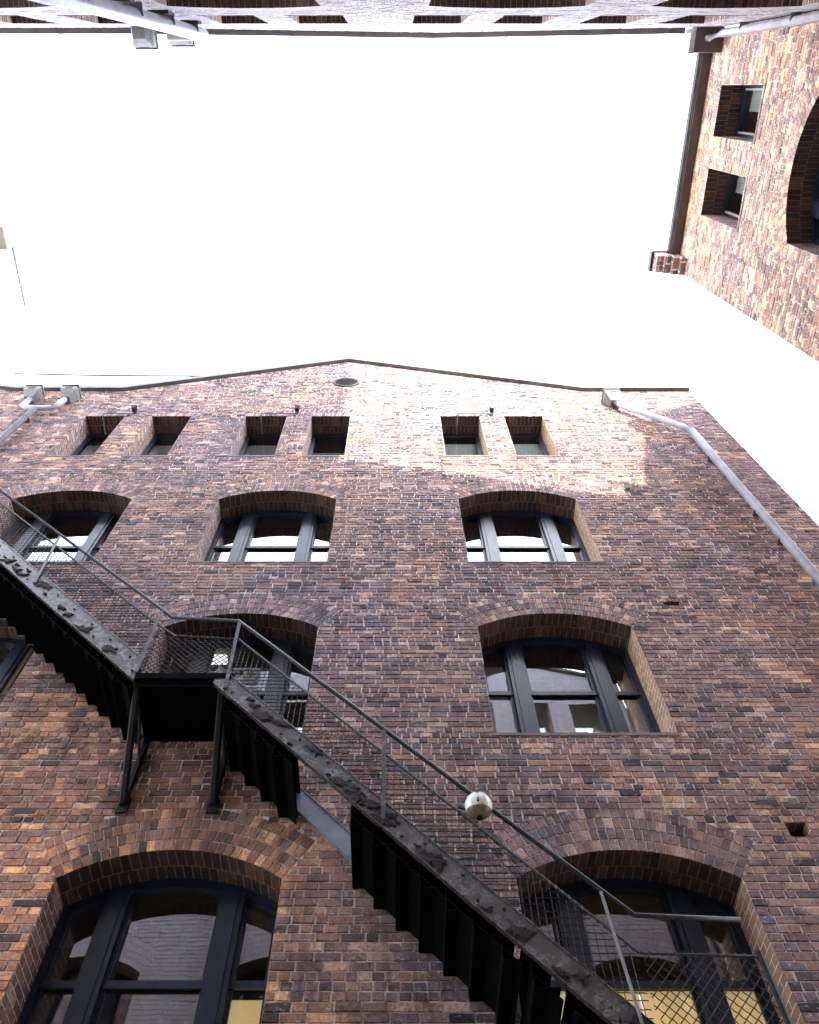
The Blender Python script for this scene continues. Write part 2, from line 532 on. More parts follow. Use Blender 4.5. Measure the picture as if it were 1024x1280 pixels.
def ring_faces(mb, T, o, toneshift=0.0):
    if o.rise > 0:
        nr = 4; h = o.ring / nr
        for i in range(nr):
            r0, r1 = o.R + i * h, o.R + (i + 1) * h
            n = max(3, int(round(2 * o.half * (r0 + r1) / 2 / 0.088)))
            for j in range(n):
                a0 = -o.half + 2 * o.half * j / n; a1 = -o.half + 2 * o.half * (j + 1) / n
                g = 0.0045 / r0; tone = min(max(random.random() + toneshift, 0), 1); d = random.uniform(0, 0.004)
                q = [(a0 + g, r0 + 0.004), (a1 - g, r0 + 0.004), (a1 - g, r1 - 0.005), (a0 + g, r1 - 0.005)]
                if i == 0:
                    q[0] = (q[0][0], r0); q[1] = (q[1][0], r0)
                jt = lambda: random.uniform(-0.002, 0.002)
                K = [T(o.uc + math.sin(a) * r, BACK + 0.004, o.vc + math.cos(a) * r) for a, r in q]
                gg = 0.0035 / r0
                q2 = [(q[0][0] + gg, q[0][1] + 0.003), (q[1][0] - gg, q[1][1] + 0.003), (q[2][0] - gg, q[2][1] - 0.003), (q[3][0] + gg, q[3][1] - 0.003)]
                F = [T(o.uc + math.sin(a) * r + jt(), d, o.vc + math.cos(a) * r + jt()) for a, r in q2]
                mb.face(F, 0, None, tone)
                for t in range(4):
                    mb.face([F[t], K[t], K[(t + 1) % 4], F[(t + 1) % 4]], 0, None, tone)
    elif o.ring:
        n = max(3, int(round((o.u1 - o.u0 + 0.04) / 0.086)))
        for j in range(n):
            a = o.u0 - 0.02 + (o.u1 - o.u0 + 0.04) * j / n; b = o.u0 - 0.02 + (o.u1 - o.u0 + 0.04) * (j + 1) / n
            fl = 0.10 * ((a + b) / 2 - o.uc)
            tone = random.random(); d = random.uniform(0, 0.004)
            q = [(a + 0.005, o.spring), (b - 0.005, o.spring), (b - 0.005 + fl, o.spring + o.ring - 0.006), (a + 0.005 + fl, o.spring + o.ring - 0.006)]
            F = [T(u, d, v) for u, v in q]; K = [T(u, BACK + 0.004, v) for u, v in q]
            mb.face(F, 0, None, tone)
            for t in range(4):
                mb.face([F[t], K[t], K[(t + 1) % 4], F[(t + 1) % 4]], 0, None, tone)

def make_wall(name, T, u0, u1, topline, ops, parent, brick_from, matset, course=0.086, toneshift=0.0, ochre_lit_right=True):
    """topline: [(u, v)...] left to right. one mesh: bed + bricks + reveals"""
    def top(u):
        for (a, b) in zip(topline, topline[1:]):
            if a[0] <= u <= b[0]:
                return a[1] + (b[1] - a[1]) * (u - a[0]) / (b[0] - a[0] + 1e-9)
        return topline[0][1] if u < topline[0][0] else topline[-1][1]
    mb = MB()
    brick_faces(mb, T, u0, u1, brick_from, max(p[1] for p in topline), top, ops, course, toneshift=toneshift)
    for o in ops:
        ring_faces(mb, T, o, toneshift)
    # bed
    outer = [(u0, 0.0), (u1, 0.0)] + [(u, v) for u, v in reversed(topline)]
    polys = [[Vector((u, v, 0)) for u, v in outer]] + [[Vector((u, v, 0)) for u, v in o.outline()] for o in ops]
    flat = [p for pl in polys for p in pl]
    for tri in tessellate_polygon(polys):
        mb.face([T(flat[i].x, BACK, flat[i].y) for i in tri], 1, [(flat[i].x, flat[i].y) for i in tri])
    # reveals
    for o in ops:
        d = o.depth
        s0, h0 = o.sill, o.spring
        mb.face([T(o.u0, 0.004, s0), T(o.u0, d, s0), T(o.u0, d, h0), T(o.u0, 0.004, h0)], 2, [(0, s0), (d, s0), (d, h0), (0, h0)])
        mb.face([T(o.u1, 0.004, s0), T(o.u1, d, s0), T(o.u1, d, h0), T(o.u1, 0.004, h0)], 3 if ochre_lit_right else 2, [(0, s0), (d, s0), (d, h0), (0, h0)])
        mb.face([T(o.u0, 0.004, s0), T(o.u1, 0.004, s0), T(o.u1, d, s0), T(o.u0, d, s0)], 2, [(o.u0, 0), (o.u1, 0), (o.u1, d), (o.u0, d)])
        pts = [(o.u0, h0), (o.u1, h0)] if o.rise <= 0 else [(u, o.head(u)) for u in np.linspace(o.u0, o.u1, 25)]
        for (a, b) in zip(pts, pts[1:]):
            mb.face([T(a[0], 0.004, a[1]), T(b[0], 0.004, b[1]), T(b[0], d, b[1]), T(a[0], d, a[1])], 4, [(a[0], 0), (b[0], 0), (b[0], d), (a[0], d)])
    w = mb.build(name, matset, parent, usetone=True)
    return w, top

def bar(mb, T, u0, u1, v0, v1, n0, n1, mi=0):
    mb.box(u0, u1, n0, n1, v0, v1, mi, T)

def make_window(T, o, parent, blind_or_reflection=None, room=True, pale=False, railz=None, sash='frame'):
    """timber window at the back of a reveal: part 'window' (frame and mullions) > sash, glass, sill, interior, blind"""
    d = o.depth
    fm = MB()
    e = 0.055
    bar(fm, T, o.u0, o.u0 + e, o.sill, o.spring, d - 0.02, d + 0.08)
    bar(fm, T, o.u1 - e, o.u1, o.sill, o.spring, d - 0.02, d + 0.08)
    bar(fm, T, o.u0 + e, o.u1 - e, o.sill, o.sill + 0.07, d - 0.02, d + 0.08)
    us = list(np.linspace(o.u0, o.u1, 15 if o.rise > 0 else 2))
    hb = 0.10 if o.rise > 0 else 0.07
    for a, b in zip(us, us[1:]):
        ha, hb_ = o.head(a), o.head(b)
        c = [(a, d - 0.021, ha - hb), (b, d - 0.021, hb_ - hb), (b, d + 0.079, hb_ - hb), (a, d + 0.079, ha - hb),
             (a, d - 0.021, ha), (b, d - 0.021, hb_), (b, d + 0.079, hb_), (a, d + 0.079, ha)]
        fm.hexa([T(*p) for p in c])
    bays = [(o.u0 + e, o.u1 - e)]
    if o.rise > 0:
        w = o.u1 - o.u0
        m1, m2, mw = o.u0 + 0.40, o.u1 - 0.66, 0.22
        m2 = o.u0 + w - 0.40 - mw
        for m in (m1, m2):
            bar(fm, T, m, m + mw, o.sill + 0.07, min(o.head(m), o.head(m + mw)) - 0.05, d - 0.06, d + 0.06)
            bar(fm, T, m + 0.05, m + mw - 0.05, o.sill + 0.071, min(o.head(m), o.head(m + mw)) - 0.09, d - 0.075, d - 0.058)
        bays = [(o.u0 + e, m1), (m1 + mw, m2), (m2 + mw, o.u1 - e)]
    win = fm.build('window', M['frame_pale'] if pale else M['frame'], parent)
    rz = railz if railz is not None else o.sill + (1.22 if o.rise > 0 else 1.06)
    sh = MB()
    for a, b in bays:
        t = 0.035
        for (p, q, n0) in ((o.sill + 0.07, rz + 0.035, d + 0.028), (rz - 0.035, None, d + 0.004)):
            hl = (o.head(a) - hb) if q is None else q
            hr = (o.head(b) - hb) if q is None else q
            hi = min(hl, hr) if q is None else q
            bar(sh, T, a, a + t, p, hl - 0.002, n0, n0 + 0.035)
            bar(sh, T, b - t, b, p, hr - 0.002, n0, n0 + 0.035)
            bar(sh, T, a + t, b - t, p, p + (0.07 if q is None else 0.05), n0 + 0.001, n0 + 0.034)
            if q is not None:
                bar(sh, T, a + t, b - t, q - 0.05, q, n0 + 0.001, n0 + 0.034)
    sh.build('sash', M[sash], win)
    g = MB()
    us = list(np.linspace(o.u0 + 0.02, o.u1 - 0.02, 13 if o.rise > 0 else 2))
    for a, b in zip(us, us[1:]):
        g.face([T(a, d + 0.052, o.sill + 0.05), T(b, d + 0.052, o.sill + 0.05), T(b, d + 0.052, o.head(b) - 0.05), T(a, d + 0.052, o.head(a) - 0.05)])
    g.build('glass', M['glass'], win)
    s = MB()
    bar(s, T, o.u0 - 0.03, o.u1 + 0.03, o.sill - 0.035, o.sill + 0.004, -0.008, d - 0.021)
    s.build('sill', M['stone'], win)
    if room:
        rm = MB()
        D0, D1 = d + 0.09, d + 2.6
        a, b, z0, z1 = o.u0 - 0.6, o.u1 + 0.6, o.sill - 0.7, max(o.head(o.uc), o.spring) + 0.35
        P = lambda u, n, v: T(u, n, v)
        rm.face([P(a, D1, z0), P(b, D1, z0), P(b, D1, z1), P(a, D1, z1)])
        rm.face([P(a, D0, z0), P(a, D1, z0), P(a, D1, z1), P(a, D0, z1)])
        rm.face([P(b, D0, z0), P(b, D1, z0), P(b, D1, z1), P(b, D0, z1)])
        rm.face([P(a, D0, z1), P(b, D0, z1), P(b, D1, z1), P(a, D1, z1)])
        rm.face([P(a, D0, z0), P(b, D0, z0), P(b, D1, z0), P(a, D1, z0)])
        rm.build('interior', M['room'], win)
    if blind_or_reflection:
        for (ba, bb, v0, v1, key) in blind_or_reflection:
            bl = MB()
            dd = d + (0.12 if key == 'lit_strip' else 0.14)
            nf = max(2, int((bb - ba) / 0.05))
            for i in range(nf):
                x0 = ba + (bb - ba) * i / nf; x1 = ba + (bb - ba) * (i + 1) / nf
                dn = 0.004 * (i % 2)
                bl.face([T(x0, dd + dn, v0), T(x1, dd + 0.004 - dn, v0), T(x1, dd + 0.004 - dn, v1), T(x0, dd + dn, v1)])
            bl.build('blind', M[key], win)
    return win

def coping(T, topline, parent, h=0.17, out=0.09, mat='cap', back=0.45, name='coping'):
    mb = MB()
    for a, b in zip(topline, topline[1:]):
        c = [(a[0], -out, a[1]), (b[0], -out, b[1]), (b[0], back, b[1]), (a[0], back, a[1]),
             (a[0], -out, a[1] + h), (b[0], -out, b[1] + h), (b[0], back, b[1] + h), (a[0], back, a[1] + h)]
        mb.hexa([T(*p) for p in c])
        L = b[0] - a[0]
        n = int(L / 1.8)
        for i in range(1, n + 1):                       # overlap joints of the metal capping
            u = a[0] + L * i / (n + 1); v = a[1] + (b[1] - a[1]) * i / (n + 1)
            mb.box(u - 0.012, u + 0.012, -out - 0.006, back, v - 0.006, v + h + 0.006, 0, T)
    return mb.build(name, M[mat], parent)

def body(parent, T, u0, u1, topline, depth, name='side_wall', inset=0.0):
    """side and back walls and the roof behind a detailed front"""
    mb = MB()
    L = topline[0][1]; Rr = topline[-1][1]
    mb.face([T(u1, BACK, 0), T(u1, depth, 0), T(u1, depth, Rr), T(u1, BACK, Rr)], 0, [(0, 0), (depth, 0), (depth, Rr), (0, Rr)])
    mb.face([T(u0, BACK, 0), T(u0, depth, 0), T(u0, depth, L), T(u0, BACK, L)], 0, [(0, 0), (depth, 0), (depth, L), (0, L)])
    for a, b in zip(topline, topline[1:]):
        mb.face([T(a[0], depth, 0), T(b[0], depth, 0), T(b[0], depth, b[1]), T(a[0], depth, a[1])], 0, [(a[0], 0), (b[0], 0), (b[0], b[1]), (a[0], a[1])])
    mb.build(name, M['farbrick'], parent)
    rf = MB()
    for a, b in zip(topline, topline[1:]):
        rf.hexa([T(a[0], 0.3, a[1] - 0.25), T(b[0], 0.3, b[1] - 0.25), T(b[0], depth - 0.004, b[1] - 0.25), T(a[0], depth - 0.004, a[1] - 0.25),
                 T(a[0], 0.3, a[1] - 0.10), T(b[0], 0.3, b[1] - 0.10), T(b[0], depth - 0.004, b[1] - 0.10), T(a[0], depth - 0.004, a[1] - 0.10)])
    rf.build('roof', M['tin'], parent)

# ================================================================ ground
g = MB()
g.face([(-1500, -1500, 0), (1500, -1500, 0), (1500, 1500, 0), (-1500, 1500, 0)])
tag(g.build('ground', M['paving']), kind='structure')

# ================================================================ the gabled building in front
D = 6.6
T1 = frame_fn((0, D, 0), (1, 0, 0), (0, 1, 0))
b1 = empty('brick_building', (0, D, 0), label='purple brown brick building with a low gable, arched windows and an iron fire escape', cat='building')
top1 = [(-16.0, 22.3), (-9.35, 20.42), (-6.7, 20.42), (-1.27, 22.80), (4.60, 20.42), (7.23, 20.42)]
ops1 = []
cols_big = [(-13.0, -10.8), (-7.0, -4.80), (-3.22, -1.08), (1.14, 3.27)]
floors = [(12.38, 14.55, 0.36), (8.58, 10.66, 0.32), (4.70, 6.66, 0.32), (0.9, 2.85, 0.32)]
for fl, (s, sp, rs) in enumerate(floors):
    for ci, (a, b) in enumerate(cols_big):
        ops1.append(Opening(a, b, s, sp, rs, 'window', 0.44, floor=fl, col=ci))
for (a, b) in [(-12.9, -12.0), (-11.4, -10.5), (-7.06, -6.17), (-5.54, -4.66), (-3.42, -2.48), (-1.92, -1.04), (1.01, 1.90), (2.46, 3.33)]:
    ops1.append(Opening(a, b, 16.48, 18.72, 0, 'window', 0.46, floor=-1))
# small wall vents
VENTS = [(3.88, 4.12, 11.13, 11.27), (3.95, 4.17, 7.14, 7.32), (4.02, 4.28, 15.19, 15.25), (0.30, 0.56, 15.61, 15.67), (-3.6, -3.36, 15.7, 15.76), (4.3, 4.36, 17.3, 17.36)]
for (a, b, c, d) in VENTS:
    ops1.append(Opening(a, b, c, d, 0, 'vent', 0.22))
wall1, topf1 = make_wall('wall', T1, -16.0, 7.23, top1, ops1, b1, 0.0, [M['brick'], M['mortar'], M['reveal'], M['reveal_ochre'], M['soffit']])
for o in ops1:
    if o.kind == 'vent':
        v = MB()
        bar(v, T1, o.u0, o.u1, o.sill, o.spring, 0.16, 0.17)
        v.build('air_vent', M['black'], b1)
        continue
    bl = None; pale = False
    if o.rise > 0:
        if o.opt['floor'] == 2 and o.opt['col'] == 3:
            bl = [(1.2, 3.22, 4.75, 5.94, 'lit_blind')]
        elif o.opt['floor'] == 2 and o.opt['col'] == 2:
            bl = [(-1.50, -1.12, 4.75, 5.86, 'lit_blind')]
        elif o.opt['floor'] == 1 and o.opt['col'] == 3:
            bl = [(1.2, 1.5, 8.6, 10.5, 'blind'), (1.78, 3.2, 8.65, 9.76, 'blind'), (2.1, 2.60, 9.08, 9.20, 'lit_strip')]  # pale sheets paint in the beige reflection of these panes
        elif o.opt['floor'] == 1 and o.opt['col'] == 1:
            pale = 'sash'
    elif abs(o.u0 + 1.92) < 0.01:
        bl = [(-1.9, -1.06, 16.5, 18.0, 'blind')]
    elif o.u0 > -8 and o.u0 < 0:
        bl = [(o.u0 + 0.02, o.u1 - 0.02, 17.62, 18.42, 'blind')]  # grey sheet painting in the sky's reflection on the top panes
    elif o.u0 > 0:
        bl = [(o.u0 + 0.02, o.u1 - 0.02, 17.55, 18.5, 'blind')]
    make_window(T1, o, b1, bl, sash='frame_pale' if pale else 'frame')
coping(T1, top1, b1)
body(b1, T1, -16.0, 7.23, top1, 12.0)
# oval louvre in the gable
ov = MB()
N = 28
cu, cv, ru, rv = -1.25, 21.05, 0.29, 0.27
for i in range(N):
    a, b = 2 * math.pi * i / N, 2 * math.pi * (i + 1) / N
    P = lambda t, k, n: T1(cu + math.cos(t) * ru * k, n, cv + math.sin(t) * rv * k)
    ov.face([P(a, 1.0, -0.012), P(b, 1.0, -0.012), P(b, 1.16, -0.012), P(a, 1.16, -0.012)])
    ov.face([P(a, 1.16, -0.012), P(b, 1.16, -0.012), P(b, 1.16, 0.01), P(a, 1.16, 0.01)])
    ov.face([P(a, 1.0, -0.012), P(b, 1.0, -0.012), P(b, 1.0, -0.002), P(a, 1.0, -0.002)])
    ov.face([P(a, 1.0, -0.002), P(b, 1.0, -0.002), T1(cu, -0.002, cv)], 1)
for k in range(-2, 3):
    w = ru * math.sqrt(1 - (k / 3) ** 2) - 0.02
    ov.box(cu - w, cu + w, -0.02, -0.004, cv + k * 0.085 - 0.012, cv + k * 0.085 + 0.012, 1, T1)
ov.v = [(x, y - 0.016, z) for x, y, z in ov.v]
ov.build('gable_vent', [M['soffit'], M['scab']], b1)
# pierced terracotta air bricks
for (u, v) in [(-3.85, 7.46), (3.87, 7.57)]:
    ab = MB()
    bar(ab, T1, u - 0.125, u + 0.125, v - 0.04, v + 0.04, -0.004, 0.006, 0)
    for i in range(8):
        for j in range(2):
            x = u - 0.105 + i * 0.03; z = v - 0.018 + j * 0.036
            bar(ab, T1, x - 0.008, x + 0.008, z - 0.010, z + 0.010, -0.007, -0.003, 1)
    ab.build('air_brick', [M['stone'], M['black']], b1)

# ================================================================ the building overhead, behind the camera
YO = -1.05
T2 = frame_fn((0, YO, 0), (1, 0, 0), (0, -1, 0))
b2 = empty('brick_building', (0, YO, 0), label='brick building seen edge on along the top of the photo, with pale lavender wall', cat='building')
top2 = [(-16.0, 20.02), (-5.1, 20.02), (0.8, 21.6), (5.4, 20.02), (6.4, 20.02)]
ops2 = []
for (a, b) in [(-3.33, -1.10), (0.48, 2.75), (3.70, 5.90), (-7.2, -5.0), (-13.0, -10.8)]:
    for (s, sp, rs) in [(13.0, 15.32, 0.36), (8.9, 11.2, 0.32), (4.7, 6.9, 0.32), (0.9, 2.9, 0.32)]:
        ops2.append(Opening(a, b, s, sp, rs, 'window', 0.42, floor=9, col=9))
for (a, b) in [(-3.22, -2.34), (-1.79, -0.88), (0.31, 1.20), (1.79, 2.70), (3.37, 4.25), (4.82, 5.70), (-7.1, -6.2), (-5.5, -4.62), (-12.9, -12.0), (-11.4, -10.5)]:
    ops2.append(Opening(a, b, 16.95, 18.92, 0, 'window', 0.42, floor=-1))
make_wall('wall', T2, -16.0, 6.4 - BACK, top2, ops2, b2, 9.5, [M['brick_pale'], M['palebrick'], M['reveal'], M['reveal'], M['soffit']])
for o in ops2:
    make_window(T2, o, b2)
coping(T2, [(u, v) for u, v in top2[:-1]] + [(5.72, 20.02)], b2, h=0.12, out=0.10)
body(b2, T2, -16.0, 6.4, top2, 10.0)
# unseen block added above the roof to shade the left of the wall opposite
pb = MB()
x0_, x1_, y0_, y1_, z1_ = -15.5, 1.0, -9.5, -4.2, 31.0
for (p, q) in (((x0_, y1_), (x1_, y1_)), ((x1_, y1_), (x1_, y0_)), ((x1_, y0_), (x0_, y0_)), ((x0_, y0_), (x0_, y1_))):
    L = math.hypot(q[0] - p[0], q[1] - p[1])
    pb.face([(p[0], p[1], 19.5), (q[0], q[1], 19.5), (q[0], q[1], z1_), (p[0], p[1], z1_)], 0, [(0, 19.5), (L, 19.5), (L, z1_), (0, z1_)])
pb.face([(x0_, y0_, z1_), (x1_, y0_, z1_), (x1_, y1_, z1_), (x0_, y1_, z1_)], 1)
pb.build('rooftop_block', [M['farbrick'], M['tin']], b2)

# ================================================================ the building on the right
XR = 6.4
T3 = frame_fn((XR, 0, 0), (0, -1, 0), (1, 0, 0))     # u = -y
b3 = empty('brick_building', (XR, 1.3, 0), label='tan brick building at the right edge with two small square windows under its gutter', cat='building')
top3 = [(-3.68, 20.35), (1.05 - BACK, 20.35)]
ops3 = [Opening(-0.86, 0.05, 17.32, 19.42, 0, 'window', 0.46), Opening(-2.35, -1.45, 17.32, 19.36, 0, 'window', 0.46)]
for (s, sp, rs) in [(13.0, 15.22, 0.42), (8.9, 11.2, 0.36), (4.7, 6.9, 0.36), (0.9, 2.9, 0.36)]:
    ops3.append(Opening(-2.25, -0.05, s, sp, rs, 'window', 0.44, floor=9, col=9))
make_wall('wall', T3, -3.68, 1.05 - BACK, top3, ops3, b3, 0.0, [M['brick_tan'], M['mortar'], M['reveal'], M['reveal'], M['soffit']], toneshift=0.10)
for o in ops3:
    bl = [(o.u0 + 0.45, o.u1 - 0.05, o.sill + 0.1, o.spring - 0.1, 'blind')] if o.rise <= 0 else None
    make_window(T3, o, b3, bl, sash='frame_pale' if o.rise <= 0 else 'frame')
sb = MB()
gy = 3.68 - BACK
zr = 21.6
sb.face([(XR + BACK, gy, 0), (XR + 9, gy, 0), (XR + 9, gy, 23.2), (XR + 4.5, gy, 23.6), (XR + BACK, gy, 20.9)], 0,
        [(0, 0), (9, 0), (9, 23.2), (4.5, 23.6), (0, 20.9)])
sb.face([(XR + BACK, gy - 0.30, 20.35), (XR + 4.5, gy - 0.30, 23.05), (XR + 9, gy - 0.30, 22.65), (XR + 9, gy - 0.30, 20), (XR + BACK, gy - 0.30, 20)], 0,
        [(0, 20), (4, 23), (9, 22), (9, 20), (0, 20)])
sb.face([(XR + 9, gy, 0), (XR + 9, -11, 0), (XR + 9, -11, 23), (XR + 9, gy, 23)], 0, [(0, 0), (14, 0), (14, 23), (0, 23)])
sb.face([(XR + BACK, gy, 20.9), (XR + 4.5, gy, 23.6), (XR + 4.5, gy - 0.3, 23.6), (XR + BACK, gy - 0.3, 20.9)], 0, [(0, 0), (5, 0), (5, 0.3), (0, 0.3)])
sb.face([(XR + 0.0, gy - 0.30, 20.35), (XR + 0.0, gy, 20.35), (XR + 0.0, gy, 20.9), (XR + 0.0, gy - 0.30, 20.9)], 0, [(0, 0), (0.3, 0), (0.3, 0.5), (0, 0.5)])
sb.face([(XR + BACK, -11, 0), (XR + 9, -11, 0), (XR + 9, -11, 23), (XR + BACK, -11, 21)], 0, [(0, 0), (9, 0), (9, 23), (0, 21)])
sb.face([(XR + 0.6, -11, 20.3), (XR + 9, -11, 20.3), (XR + 9, gy, 20.3), (XR + 0.6, gy, 20.3)], 0)
sb.build('gable_wall', M['farbrick'], b3)
rf = MB()
rf.hexa([(XR - 0.02, -1.0, 20.40), (XR + 4.5, -1.0, 22.7), (XR + 4.5, gy - 0.302, 22.7), (XR - 0.02, gy - 0.302, 20.40),
         (XR - 0.02, -1.0, 20.46), (XR + 4.5, -1.0, 22.76), (XR + 4.5, gy - 0.302, 22.76), (XR - 0.02, gy - 0.302, 20.46)])
rf.build('roof', M['tin'], b3)
# corbelled kneeler at the gable foot with its dark cap
kb = MB()
steps = [(0.12, 19.75, 19.86), (0.26, 19.86, 19.98), (0.40, 19.98, 20.10), (0.54, 20.10, 20.42)]
for dx, z0, z1 in steps:
    kb.box(XR - dx, XR + 0.001, gy - 0.36, gy + BACK - 0.002, z0, z1)
    kb.uv[-6:] = [[(gy, z0), (gy, z1), (gy - .3, z1), (gy - .3, z0)]] * 6
kk = kb.build('kneeler', M['farbrick'], b3)
kc = MB()
kc.box(XR - 0.60, XR + 0.02, gy - 0.40, gy + 0.05, 20.421, 20.54)
kc.box(XR - 0.605, XR - 0.575, gy - 0.40, gy + 0.05, 20.36, 20.419)
kc.build('kneeler_cap', M['capdark'], kk)
gt = MB()
gt.box(XR - 0.19, XR - 0.003, -0.62, 3.30, 20.22, 20.40, 0)
for y in np.arange(-0.1, 3.3, 0.9):
    gt.box(XR - 0.196, XR - 0.004, y - 0.012, y + 0.012, 20.213, 20.405, 0)
gu = gt.build('gutter', M['gutter'], b3)
ge = MB()
ge.box(XR - 0.232, XR - 0.192, -0.62, 3.30, 20.30, 20.43, 0)
ge.box(XR - 0.246, XR - 0.233, -0.62, 3.30, 20.28, 20.44, 1)
ge.build('gutter_lip', [M['gutter_edge'], M['black']], gu)

# ================================================================ white tower in the distance
tw = empty('white_tower', (-25, 14, 0), label='very pale tower far off at the left edge, with a brown roof overhang', cat='building')
t = MB()
t.box(-45, -25, 9.0, 40, 0, 56.0)
t.box(-45, -25.0, 9.0, 40, 56.0, 58)
t.build('wall', M['white'], tw)
t = MB(); t.box(-45, -24.5, 7.6, 9.0 - 0.003, 53.9, 56.4)
t.build('roof', M['soffit_brown'], tw)
for (y0, y1) in [(9.1, 10.9), (10.98, 11.5), (11.6, 12.9)]:
    t = MB(); t.box(-25.05, -24.90, y0, y1, 55.60, 55.82); t.box(-25.05, -24.96, y1 - 0.05, y1, 53.6, 55.6); t.box(-25.05, -24.96, y0, y1, 53.6, 53.66)
    t.build('window', M['pipe_dark'], tw)
t = MB(); t.box(-25.05, -24.7, 13.3, 13.36, 54.6, 56.2); t.build('fin', M['pipe_dark'], tw)

# ================================================================ drainpipes
def hopper(mb_root, x, z, w=0.36, h=0.42, y1=D, out=0.30, s=-1):
    """tapered rainwater head on a wall; s=-1: wall is on the +Y side"""
    mb = MB()
    ys = [y1, y1 + s * out]
    def ring(k, zz, o):
        return [(x - w / 2 * k, y1 - s * -0.004, zz), (x + w / 2 * k, y1 - s * -0.004, zz), (x + w / 2 * k, y1 + s * out * o, zz), (x - w / 2 * k, y1 + s * out * o, zz)]
    r = [ring(0.55, z - h, 0.62), ring(1.0, z - h * 0.45, 1.0), ring(1.0, z, 1.0), ring(1.1, z, 1.1), ring(1.1, z + 0.05, 1.1)]
    for a, b in zip(r, r[1:]):
        for i in range(4):
            mb.face([a[i], a[(i + 1) % 4], b[(i + 1) % 4], b[i]])
    mb.face(r[0]); mb.face(r[-1])
    o = mb.build('hopper_head', M['hopper'], mb_root)
    k = MB()
    k.box(x - w * 0.22, x + w * 0.22, y1 + s * out * 1.0 - 0.01, y1 + s * out * 1.0 + 0.01, z - h * 0.40, z - 0.06)
    k.build('overflow_slot', M['black'], o)
    return o

def drainpipe(label, root_loc, path, r, heads, ring_z, yv, name='drainpipe'):
    rt = empty(name, root_loc, label=label, cat='drainpipe')
    mb = MB()
    for p in path:
        mb.tube(p, r, 14)
    mb.build('pipe', M['pipe'], rt, smooth=True)
    x = path[-1][-1][0]; y = path[-1][-1][1]
    for z in ring_z:
        c = MB()
        c.tube([(x, y, z - 0.012), (x, y, z + 0.012)], r * 1.14, 14)
        c.box(x - r * 1.5, x + r * 1.5, min(yv, y), max(yv, y), z - 0.015, z + 0.015)
        c.build('bracket', M['pipe_dark'], rt)
    return rt

yp = D - 0.12
p1 = drainpipe('grey downpipe on the gabled wall, slanting from one hopper then dropping at far right', (6.32, yp, 0),
               [[(5.12, yp - 0.02, 19.25), (5.16, yp - 0.02, 19.10), (6.20, yp - 0.02, 17.72), (6.32, yp, 17.55), (6.32, yp, 0.1)]], 0.065, None,
               [16.2, 13.9, 12.9, 11.4, 9.0, 6.5, 4, 1.5], D)
hopper(p1, 5.10, 19.68)
p2 = drainpipe('grey downpipe at left of the gabled wall with twin hoppers joined by a U', (-8.25, yp, 0),
               [[(-8.62, yp, 19.50), (-8.62, yp, 19.05), (-8.50, yp, 18.93), (-8.25, yp, 18.90), (-7.92, yp, 18.93), (-7.80, yp, 19.05), (-7.80, yp, 19.50)],
                [(-8.25, yp, 18.95), (-8.25, yp, 0.1)]], 0.065, None, [18.3, 16.2, 13.9, 11.4, 9.0, 6.5, 4, 1.5], D)
hopper(p2, -8.66, 19.93)
hopper(p2, -7.78, 19.93)
yq = YO + 0.17
p3 = drainpipe('pale downpipe at top left of the photo, running beside the two hoppers overhead', (-3.62, yq, 0),
               [[(-4.35, yq, 19.35), (-3.80, yq, 19.25), (-3.62, yq, 19.05), (-3.62, yq, 0.1)]], 0.085, None, [18.1, 16.4, 14.6, 12.4, 9.5, 6.5, 3.5], YO)
hopper(p3, -4.95, 19.95, 0.42, 0.45, YO, 0.34, 1)
hopper(p3, -4.22, 19.95, 0.42, 0.45, YO, 0.30, 1)
for z, in [(18.0,), (15.9,), (13.9,)]:
    c = MB(); c.box(-3.62 - 0.16, -3.62 + 0.16, YO - 0.001, YO + 0.05, z, z + 0.25)
    c.build('wall_plate', M['black'], p3)
yc, xc_ = YO + 0.12, XR - 0.14
p4 = drainpipe('white downpipe in the top right corner, elbowing out of a dark square hopper', (xc_, yc, 0),
               [[(6.08, -0.86, 19.72), (6.08, -0.86, 19.62), (xc_, yc, 19.40), (xc_, yc, 0.1)]], 0.055, None, [18.4, 16.3, 13.8], YO)
c = MB()
c.box(5.84, XR - 0.004, YO + 0.004, -0.62, 19.72, 20.35)
c.build('hopper_head', M['gutter'], p4)
c = MB()
c.box(5.74, 5.835, YO + 0.10, -0.60, 19.70, 20.40)
c.build('hopper_side', M['gutter_edge'], p4)

# ================================================================ small lamps over the top windows
def arm_lamp(xc, xe, label):
    rt = empty('security_lamp', (xe, D, 18.9), label=label, cat='lamp', group='small lamps on conduit arms above the top windows')
    mb = MB()
    z = 18.76
    mb.tube([(xc, D + 0.44, 18.69), (xc, D - 0.03, 18.69), (xc, D - 0.035, z), (xc + 0.06, D - 0.04, z + 0.01), (xe, D - 0.04, z + 0.01), (xe, D - 0.05, z + 0.14)], 0.014, 8)
    mb.build('conduit', M['hopper'], rt, smooth=True)
    hd = MB()
    hd.hexa([(xe - 0.035, D - 0.03, z + 0.10), (xe + 0.035, D - 0.03, z + 0.10), (xe + 0.035, D - 0.15, z + 0.08), (xe - 0.035, D - 0.15, z + 0.08),
             (xe - 0.05, D - 0.03, z + 0.22), (xe + 0.05, D - 0.03, z + 0.22), (xe + 0.06, D - 0.18, z + 0.19), (xe - 0.06, D - 0.18, z + 0.19)])
    hd.build('head', M['black'], rt)
    br = MB(); br.box(xe - 0.03, xe + 0.03, D - 0.03, D - 0.002, z + 0.11, z + 0.21)
    br.build('bracket', M['black'], rt)
arm_lamp(-6.67, -6.00, 'small dark lamp on a thin conduit arm over the leftmost top window')
